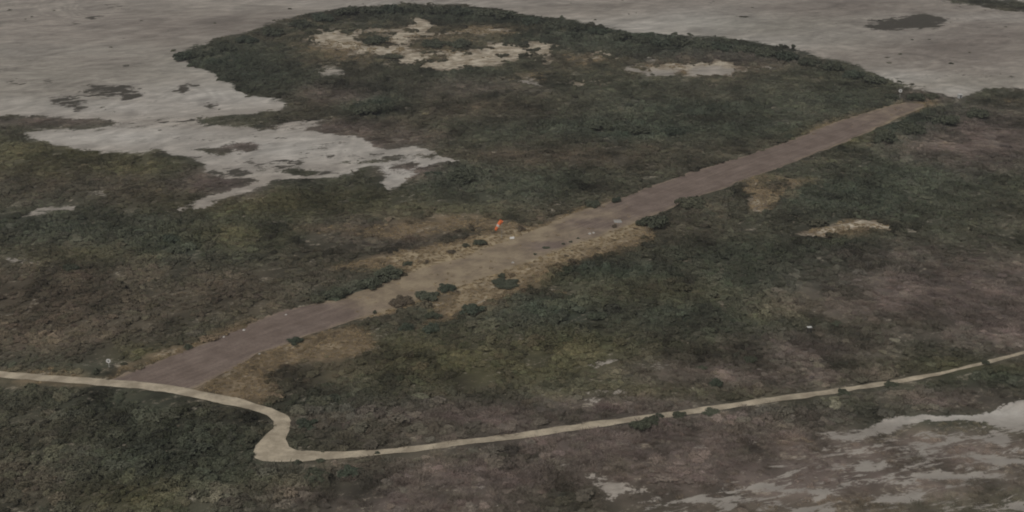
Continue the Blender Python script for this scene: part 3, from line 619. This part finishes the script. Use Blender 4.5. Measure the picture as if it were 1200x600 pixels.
SINGLES = [
 (470, 360, 34, 13, 'b', 'long dark low bush on the near edge of the airstrip, west end of the three', 'bush', G1),
 (500, 354, 36, 14, 'd', 'dark bush on the near edge of the airstrip, middle of the three', 'bush', G1),
 (523, 344, 24, 12, 'g', 'greenest bush on the near edge of the airstrip, east end of the three', 'bush', G1),
 (507, 376, 22, 10, 'd', 'round dark bush alone in the brown grass below the three strip edge bushes', 'bush', G1),
 (476, 391, 20, 12, 'g', 'dark green bush beside the brown grass, left of two in a row', 'bush', G1),
 (505, 393, 24, 13, 'g', 'dark green bush beside the brown grass, right of two in a row', 'bush', G1),
 (439, 368, 5, 5, 'd', 'tiny round bush alone on the near edge of the airstrip', 'bush', G1),
 (593, 340, 38, 10, 'd', 'broad green bush at the corner of the scrub near the middle of the airstrip', 'bush', G1),
 (588, 329, 11, 8, 'd', 'small dark bush just above the broad green bush near mid airstrip', 'bush', G1),
 (553, 372, 34, 14, 'g', 'wide green bush at the left tip of the scrub south of the airstrip', 'bush', G1),
 (768, 270, 34, 22, 'd', 'tall dark bush right on the bend of the airstrip verge, beside the pale slab', 'bush', G1),
 (752, 266, 16, 10, 'd', 'smaller dark bush at the left foot of the tall verge bush', 'bush', G1),
 (812, 246, 40, 16, 's', 'wide grey green bush on the near verge, east of the tall dark bush', 'bush', G1),
 (478, 312, 15, 5, 'd', 'flat dark bush in the straw verge above the airstrip', 'bush', G1),
 (500, 309, 6, 6, 'b', 'little round brown bush in the straw verge above the airstrip', 'bush', G1),
 (562, 289, 20, 8, 'd', 'dark bush in the straw verge left of the windsock', 'bush', G1),
 (546, 291, 12, 6, 's', 'grey green bush close left of the dark verge bush near the windsock', 'bush', G1),
 (529, 298, 12, 5, 'b', 'low brown bush in the straw verge, left of the windsock bushes', 'bush', G1),
 (611, 272, 12, 7, 'b', 'brown bush on the scrub edge right of the windsock', 'bush', G1),
 (455, 328, 36, 16, 'd', 'dark bush at the tip of the scrub wedge beside the airstrip', 'bush', G1),
 (432, 340, 34, 15, 'd', 'dark bush behind the tip of the scrub wedge beside the airstrip', 'bush', G1),
 (392, 352, 30, 18, 'd', 'tall dark bush overhanging the far edge of the lower airstrip', 'bush', G1),
 (372, 356, 20, 12, 's', 'grey green bush left of the tall dark bush overhanging the lower airstrip', 'bush', G1),
 (220, 410, 12, 8, 'd', 'dark round bush alone on the straw verge of the lower airstrip', 'bush', G1),
 (345, 404, 22, 9, 'g', 'green bush on the near verge of the lower airstrip', 'bush', G1),
 (640, 291.5, 11, 3, 'd', 'flat dark weed clump on the airstrip edge, lowest in the line of specks', 'bush', G1),
 (627, 299, 4.5, 4, 'd', 'tiny dark bush at the lower end of the line of specks on the airstrip edge', 'bush', G1),
 (660, 287, 5, 3, 'd', 'tiny dark bush third up the line of specks on the airstrip edge', 'bush', G1),
 (669, 284.5, 5, 3, 'd', 'tiny dark bush fourth up the line of specks on the airstrip edge', 'bush', G1),
 (677.5, 280, 4, 3, 'd', 'tiny dark bush below the pair of white stones on the airstrip edge', 'bush', G1),
 (720, 267, 7, 4.5, 'b', 'small brown bush beneath the pale slab on the airstrip edge', 'bush', G1),
 (722, 238, 14, 9, 'g', 'green bush poking out from the far edge of the airstrip above the pale slab', 'bush', G1),
 (695, 244, 20, 11, 'd', 'dark bush on the far edge of the airstrip, left of the poking out green bush', 'bush', G1),
 (925, 164, 14, 9, 'd', 'dark bush biting into the far edge of the upper airstrip', 'bush', G1),
 (1040, 170, 32, 16, 'd', 'large dark bush on the near side of the airstrip top end, left of two', 'bush', G1),
 (1072, 160, 36, 18, 'd', 'large dark bush on the near side of the airstrip top end, right of two', 'bush', G1),
 (1110, 148, 34, 18, 'd', 'largest dark bush right of the airstrip top end, below the little hut', 'bush', G1),
 (1147, 140, 30, 16, 'd', 'dark bush furthest right of the row beyond the airstrip top end', 'bush', G1),
 (1075, 119, 26, 12, 'd', 'dark bush behind the airstrip top end, right of the round marker', 'bush', G1),
 (1094, 117, 20, 9, 's', 'grey green bush behind the airstrip top end, nearest the little hut', 'bush', G1),
 (1046, 118, 20, 12, 'd', 'dark bush close left of the round marker at the airstrip top end', 'bush', G1),
 (750, 508, 26, 16, 'd', 'dark bush on the near side of the track at its middle, left of two', 'bush', G3),
 (764, 502, 22, 12, 'd', 'dark bush on the near side of the track at its middle, right of two', 'bush', G3),
 (772, 491, 14, 7, 'g', 'green bush overhanging the track beside the two dark bushes', 'bush', G3),
 (796, 492, 20, 10, 'd', 'dark bush on the near side of the track, third along from the middle', 'bush', G3),
 (835, 490, 26, 9, 'd', 'dark bush on the near side of the track, fourth along from the middle', 'bush', G3),
 (990, 466, 18, 10, 'd', 'dark bush breaking the line of the track on the right, nearer of two', 'bush', G3),
 (1045, 456, 18, 10, 'd', 'dark bush breaking the line of the track on the right, farther of two', 'bush', G3),
 (1156, 428, 12, 6, 'd', 'small dark bush cutting the track near the right edge', 'bush', G3),
 (840, 457, 18, 13, 'g', 'round green bush alone in grey scrub just above the track', 'bush', G3),
 (880, 427, 18, 12, 'd', 'round dark bush alone in the grey scrub above the track on the right', 'bush', G3),
 (822, 437, 14, 8, 'd', 'small dark bush in grey scrub, left of the round dark one', 'bush', G3),
 (370, 570, 34, 20, 'd', 'biggest dark bush below the hairpin of the track', 'bush', G3),
 (408, 562, 32, 14, 'g', 'green bush right of the biggest bush below the hairpin', 'bush', G3),
 (348, 545, 12, 6, 'd', 'small dark bush hugging the lower edge of the hairpin', 'bush', G3),
 (375, 543, 12, 6, 'd', 'small dark bush on the lower edge of the track just past the hairpin', 'bush', G3),
 (442, 532, 8, 4, 'd', 'tiny dark bush on the lower edge of the track right of the hairpin', 'bush', G3),
 (372, 480, 34, 16, 's', 'pale grey green bush on the bank above the hairpin', 'bush', G3),
 (358, 505, 30, 15, 'g', 'green bush filling the inside of the hairpin bend', 'bush', G3),
 (540, 218, 42, 20, 'd', 'large dark tree at the end of the pale mud tongue', 'tree', G5),
 (507, 212, 24, 11, 'g', 'green bush left of the large dark tree by the mud tongue', 'bush', G5),
 (428, 138, 34, 18, 'd', 'dark green tree above the pale mud tongue, left of two', 'tree', G5),
 (450, 132, 26, 14, 'd', 'dark green tree above the pale mud tongue, right of two', 'tree', G5),
 (640, 151, 24, 12, 'd', 'round dark tree standing out in the middle of the far scrub', 'tree', G5),
 (705, 156, 40, 15, 'd', 'wide dark tree in the far scrub, leftmost of three', 'tree', G5),
 (745, 160, 44, 16, 'd', 'wide dark tree in the far scrub, middle of three', 'tree', G5),
 (790, 160, 36, 14, 'g', 'wide dark tree in the far scrub, rightmost of three', 'tree', G5),
 (200, 286, 26, 14, 'g', 'bright green bush in the left scrub, upper of the cluster', 'bush', G5),
 (188, 283, 16, 11, 'd', 'dark bush at the left of the green cluster in the left scrub', 'bush', G5),
 (204, 300, 26, 12, 'd', 'dark green bush at the bottom of the cluster in the left scrub', 'bush', G5),
 (135, 272, 14, 9, 'd', 'dark bush in the left scrub, well left of the green cluster', 'bush', G5),
 (82, 322, 20, 12, 'd', 'dark bush in the brown scrub at far left', 'bush', G5),
 (1065, 262, 18, 10, 'd', 'dark bush at the right end of the straw coloured clearing', 'bush', G5),
 (982, 386, 14, 8, 'd', 'dark bush right of the small white board in the scrub', 'bush', G5),
 (440, 53, 34, 13, 'd', 'dark round bush standing in the dune sand, left of two', 'bush', G4),
 (508, 57, 36, 12, 'd', 'broad dark bush in the dune sand, left half of the long clump', 'bush', G4),
 (537, 57, 36, 12, 'd', 'broad dark bush in the dune sand, right half of the long clump', 'bush', G4),
 (460, 70, 26, 7, 's', 'low grey green bush on the lower lip of the dune sand', 'bush', G4),
 (755, 102, 12, 8, 'd', 'small dark bush below the white sand patches of the rise', 'bush', G4),
]
fringe = [(212, 72), (236, 70), (262, 62), (288, 52), (318, 44), (350, 34), (378, 27), (404, 21), (432, 18), (458, 19), (484, 17), (512, 19), (540, 21), (566, 22), (594, 26), (622, 32), (650, 38), (676, 40), (702, 44), (728, 50), (752, 53), (776, 57),
          (800, 58), (822, 60), (846, 62), (872, 64), (898, 68), (924, 74), (950, 80), (976, 86), (1002, 94), (1026, 100)]
for i, (a, b) in enumerate(fringe):
    ORD = 'first second third fourth fifth sixth seventh eighth ninth tenth eleventh twelfth thirteenth fourteenth fifteenth sixteenth'.split()
    half = len(fringe) // 2
    place = ('%s from the left tip of the rise' % ORD[i]) if i < half else ('%s from the right tip of the rise' % ORD[len(fringe) - 1 - i])
    side = 'left end' if i == 0 else 'right end' if i == len(fringe) - 1 else None
    lab = ('dark leafy tree at the %s of the tree row along the far mudflat' % side) if side else '%s tree by the far mudflat, %s' % ('dark' if i % 3 else 'green', place)
    SINGLES.append((a, b, 30, 12 + (i * 7 % 5), 'd' if i % 3 else 'g', lab, 'tree', G2))
for s_ in SINGLES: single(*s_)

# ------------------------------------------------------------------ made things: windsock, markers, board, hut, stones
def plain(name, c, rough=.7):
    m, n_, l_, bs = mat(name); g = NB(m.node_tree)
    nz = g.noise(g.pos(), 2.5, 5, .6)
    l_.new(g.mix(g.step(nz, .35, .75), tuple(c), tuple(t * .72 for t in c)), bs.inputs['Base Color']); bs.inputs['Roughness'].default_value = rough
    return m
M_WHITE, M_ORANGE, M_STEEL, M_DARK, M_CONC = plain('white paint', (.78, .77, .74)), plain('orange cloth', (.95, .22, .06)), plain('grey steel', (.32, .32, .32), .5), plain('dark timber', (.035, .032, .03)), plain('concrete', (.42, .40, .37))
M_GREY = plain('pale grey sheet', (.52, .53, .52)); M_STONE = plain('whitewashed stone', (.62, .60, .56))
def mesh_obj(name, bm, material, parent=None, smooth=False):
    q = bpy.data.meshes.new(name); bmesh.ops.recalc_face_normals(bm, faces=bm.faces); bm.to_mesh(q); bm.free(); q.materials.append(material)
    if smooth:
        for p in q.polygons: p.use_smooth = True
    o = bpy.data.objects.new(name, q); COL.objects.link(o)
    if parent: o.parent = parent
    return o
def loft(bm, rings, seg=12, cap=True):
    """rings: (centre, axis a, axis b, radius)"""
    R = []
    for c, a, b, r in rings:
        R.append([bm.verts.new(tuple(c[i] + r * (a[i] * math.cos(t * 2 * math.pi / seg) + b[i] * math.sin(t * 2 * math.pi / seg)) for i in range(3))) for t in range(seg)])
    for i in range(len(R) - 1):
        for t in range(seg): bm.faces.new((R[i][t], R[i][(t + 1) % seg], R[i + 1][(t + 1) % seg], R[i + 1][t]))
    if cap: bm.faces.new(R[0][::-1]); bm.faces.new(R[-1])
XA, YA, ZA = (1, 0, 0), (0, 1, 0), (0, 0, 1)
def post(z0, z1, r0, r1, x=0, y=0):
    bm = bmesh.new(); loft(bm, [((x, y, z0), XA, YA, r0), ((x, y, (z0 + z1) / 2), XA, YA, (r0 + r1) / 2), ((x, y, z1), XA, YA, r1)], 8); return bm
def box(x0, x1, y0, y1, z0, z1, bev=.02):
    bm = bmesh.new(); bmesh.ops.create_cube(bm, size=1)
    for v_ in bm.verts: v_.co = ((x0 + x1) / 2 + v_.co.x * (x1 - x0), (y0 + y1) / 2 + v_.co.y * (y1 - y0), (z0 + z1) / 2 + v_.co.z * (z1 - z0))
    if bev: bmesh.ops.bevel(bm, geom=bm.edges[:], offset=bev, segments=1, affect='EDGES')
    return bm
def root(name, u, v, label, cat, group=None, rz=0.0, dz=0.0):
    X, Y = (float(t) for t in px2g(u, v)); o = bpy.data.objects.new(name, None); COL.objects.link(o)
    o.location = (X, Y, float(terrain(np.array([X]), np.array([Y]))[0]) + dz); o.rotation_euler = (0, 0, rz)
    o['label'] = label; o['category'] = cat
    if group: o['group'] = group
    return o

w = root('windsock', 588, 279, 'orange and white windsock drooping from a thin pole beside the airstrip', 'windsock')
mesh_obj('pole', post(-.3, 6.6, .08, .05), M_STEEL, w)
mesh_obj('base_block', box(-.35, .35, -.35, .35, -.2, .12), M_CONC, w)
bm = bmesh.new()
loft(bm, [((0, 0, 6.62), XA, YA, .04), ((0, 0, 6.75), XA, YA, .04)], 8); mesh_obj('swivel', bm, M_STEEL, w)
dx, dz = -.50, -.866                                   # the sock hangs down to the left, towards the camera a little
a_ = (.866, 0, -.50); b_ = YA; L_ = 4.4
def sp(t): return (-.10 + dx * L_ * t - .15 * math.sin(t * 3), -.10 * t, 6.75 + dz * L_ * t)
def sr(t): return .78 - .36 * t + .03 * math.sin(t * 9)
bm = bmesh.new()
loft(bm, [(tuple(sp(0)[i] for i in range(3)), a_, b_, .81), ((sp(0)[0] + .02, sp(0)[1], sp(0)[2] - .06), a_, b_, .81)], 16, False); mesh_obj('hoop', bm, M_STEEL, w)
for i in range(5):
    bm = bmesh.new(); ts = [i / 5 + .2 * j / 4 for j in range(5)]
    loft(bm, [(sp(t), a_, b_, sr(t)) for t in ts], 14, i == 4)
    mesh_obj('band', bm, M_ORANGE if i in (0, 1, 3, 4) else M_WHITE, w, True)

def marker(u, v, dia, high, label):
    r = root('marker_disc', u, v, label, 'marker', 'round white markers at the ends of the airstrip')
    mesh_obj('post', post(-.3, high - dia * .25, .07, .06, 0, .06), M_WHITE, r)
    bm = bmesh.new(); tl = .0
    c0 = (0, -.02, high); av, bv = XA, (0, 0, 1)
    loft(bm, [((0, .0, high), av, bv, dia * .46), ((0, -.02, high), av, bv, dia * .5), ((0, -.06, high), av, bv, dia * .5), ((0, -.08, high), av, bv, dia * .47)], 20)
    mesh_obj('disc', bm, M_WHITE, r)
    bm = bmesh.new(); loft(bm, [((0, -.085, high), av, bv, dia * .17), ((0, -.10, high), av, bv, dia * .17)], 14); mesh_obj('bullseye', bm, M_DARK, r)
marker(128, 431.5, 1.4, 2.0, 'white round marker with dark centre near the lower end of the airstrip')
marker(1054.5, 113.5, 2.0, 3.6, 'white round marker with dark centre at the far top end of the airstrip')

r = root('field_hut', 1124.5, 115, 'tiny pale grey hut with flat roof at the mudflat edge near the airstrip end', 'hut', None, .15)
mesh_obj('wall', box(-.95, .95, -.9, .9, -.2, 1.9), M_GREY, r)
mesh_obj('roof', box(-1.15, 1.15, -1.1, 1.1, 1.904, 2.04), M_WHITE, r)
mesh_obj('door', box(-.25, .45, -.935, -.903, -.1, 1.65, .01), M_DARK, r)
r = root('scrub_board', 948, 391, 'small white board on dark posts standing in the scrub on the right', 'board', None, .1)
mesh_obj('panel', box(-.75, .75, -.5, .5, 2.0, 2.14), M_WHITE, r)
for sx in (-.55, .55):
    for sy in (-.35, .35): mesh_obj('leg', post(-.3, 1.998, .07, .06, sx, sy), M_DARK, r)
mesh_obj('crossbar', box(-.6, .6, -.05, .05, .9, 1.0, .01), M_DARK, r)
r = root('concrete_slab', 724, 260, 'pale slab with a raised kerb lying on the near edge of the airstrip', 'slab', None, .1, .05)
mesh_obj('deck', box(-1.5, 1.5, -1.4, 1.4, -.1, .22), M_CONC, r)
mesh_obj('kerb', box(-1.5, 1.5, 1.1, 1.38, .222, .5), M_CONC, r)
r = root('ground_marker', 600, 279.5, 'white wedge shaped marker on the straw verge just right of the windsock', 'marker', None, .2)
bm = bmesh.new(); pts = [(-.85, -.5, 0), (.85, -.5, 0), (.85, .5, 0), (-.85, .5, 0), (-.8, 0, .75), (.8, 0, .75)]
vv = [bm.verts.new(p) for p in pts]
for f_ in ((0, 3, 2, 1), (0, 1, 5, 4), (2, 3, 4, 5), (0, 4, 3), (1, 2, 5)): bm.faces.new([vv[i] for i in f_])
mesh_obj('panel', bm, M_WHITE, r); mesh_obj('foot', box(-.95, .95, -.6, .6, -.15, -.004, .01), M_DARK, r)
def stone(u, v, size, label, seed):
    bm = bmesh.new(); bmesh.ops.create_icosphere(bm, subdivisions=2, radius=size)
    rr = np.random.default_rng(seed)
    for v_ in bm.verts: v_.co *= rr.uniform(.78, 1.15); v_.co.z *= .7
    o = mesh_obj('stone', bm, M_STONE, None); X, Y = (float(t) for t in px2g(u, v))
    o.location = (X, Y, float(terrain(np.array([X]), np.array([Y]))[0]) + size * .25); o['label'] = label; o['category'] = 'stone'; o['group'] = 'whitewashed stones edging the airstrip'
for i, (a, b, sz, lb) in enumerate([
    (691, 274, .55, 'whitewashed stone on the near airstrip edge, left of the close pair'), (695.5, 273, .5, 'whitewashed stone on the near airstrip edge, right of the close pair'),
    (601, 308, .5, 'whitewashed stone on the near airstrip edge below the windsock'), (286, 387, .5, 'whitewashed stone on the far edge of the lower airstrip, brightest one'),
    (335, 369, .38, 'whitewashed stone on the far edge of the lower airstrip, next one up'), (262, 395, .4, 'whitewashed stone on the far edge of the lower airstrip, lowest one'),
    (304, 415, .4, 'whitewashed stone alone on the near edge of the lower airstrip')]): stone(a, b, sz, lb, i)

# ------------------------------------------------------------------ hazy air
hz = mesh_obj('haze', box(-7600, 7600, -7600, 7600, -3.0, H + 12, 0), bpy.data.materials.new('haze'))
hm_ = hz.data.materials[0]; hm_.use_nodes = True; hm_.node_tree.nodes.clear()
ho = hm_.node_tree.nodes.new('ShaderNodeOutputMaterial'); pv = hm_.node_tree.nodes.new('ShaderNodeVolumePrincipled')
pv.inputs['Color'].default_value = (.92, .94, .96, 1); pv.inputs['Density'].default_value = .00015; pv.inputs['Anisotropy'].default_value = .3
hm_.node_tree.links.new(pv.outputs[0], ho.inputs['Volume'])
hz['kind'] = 'stuff'
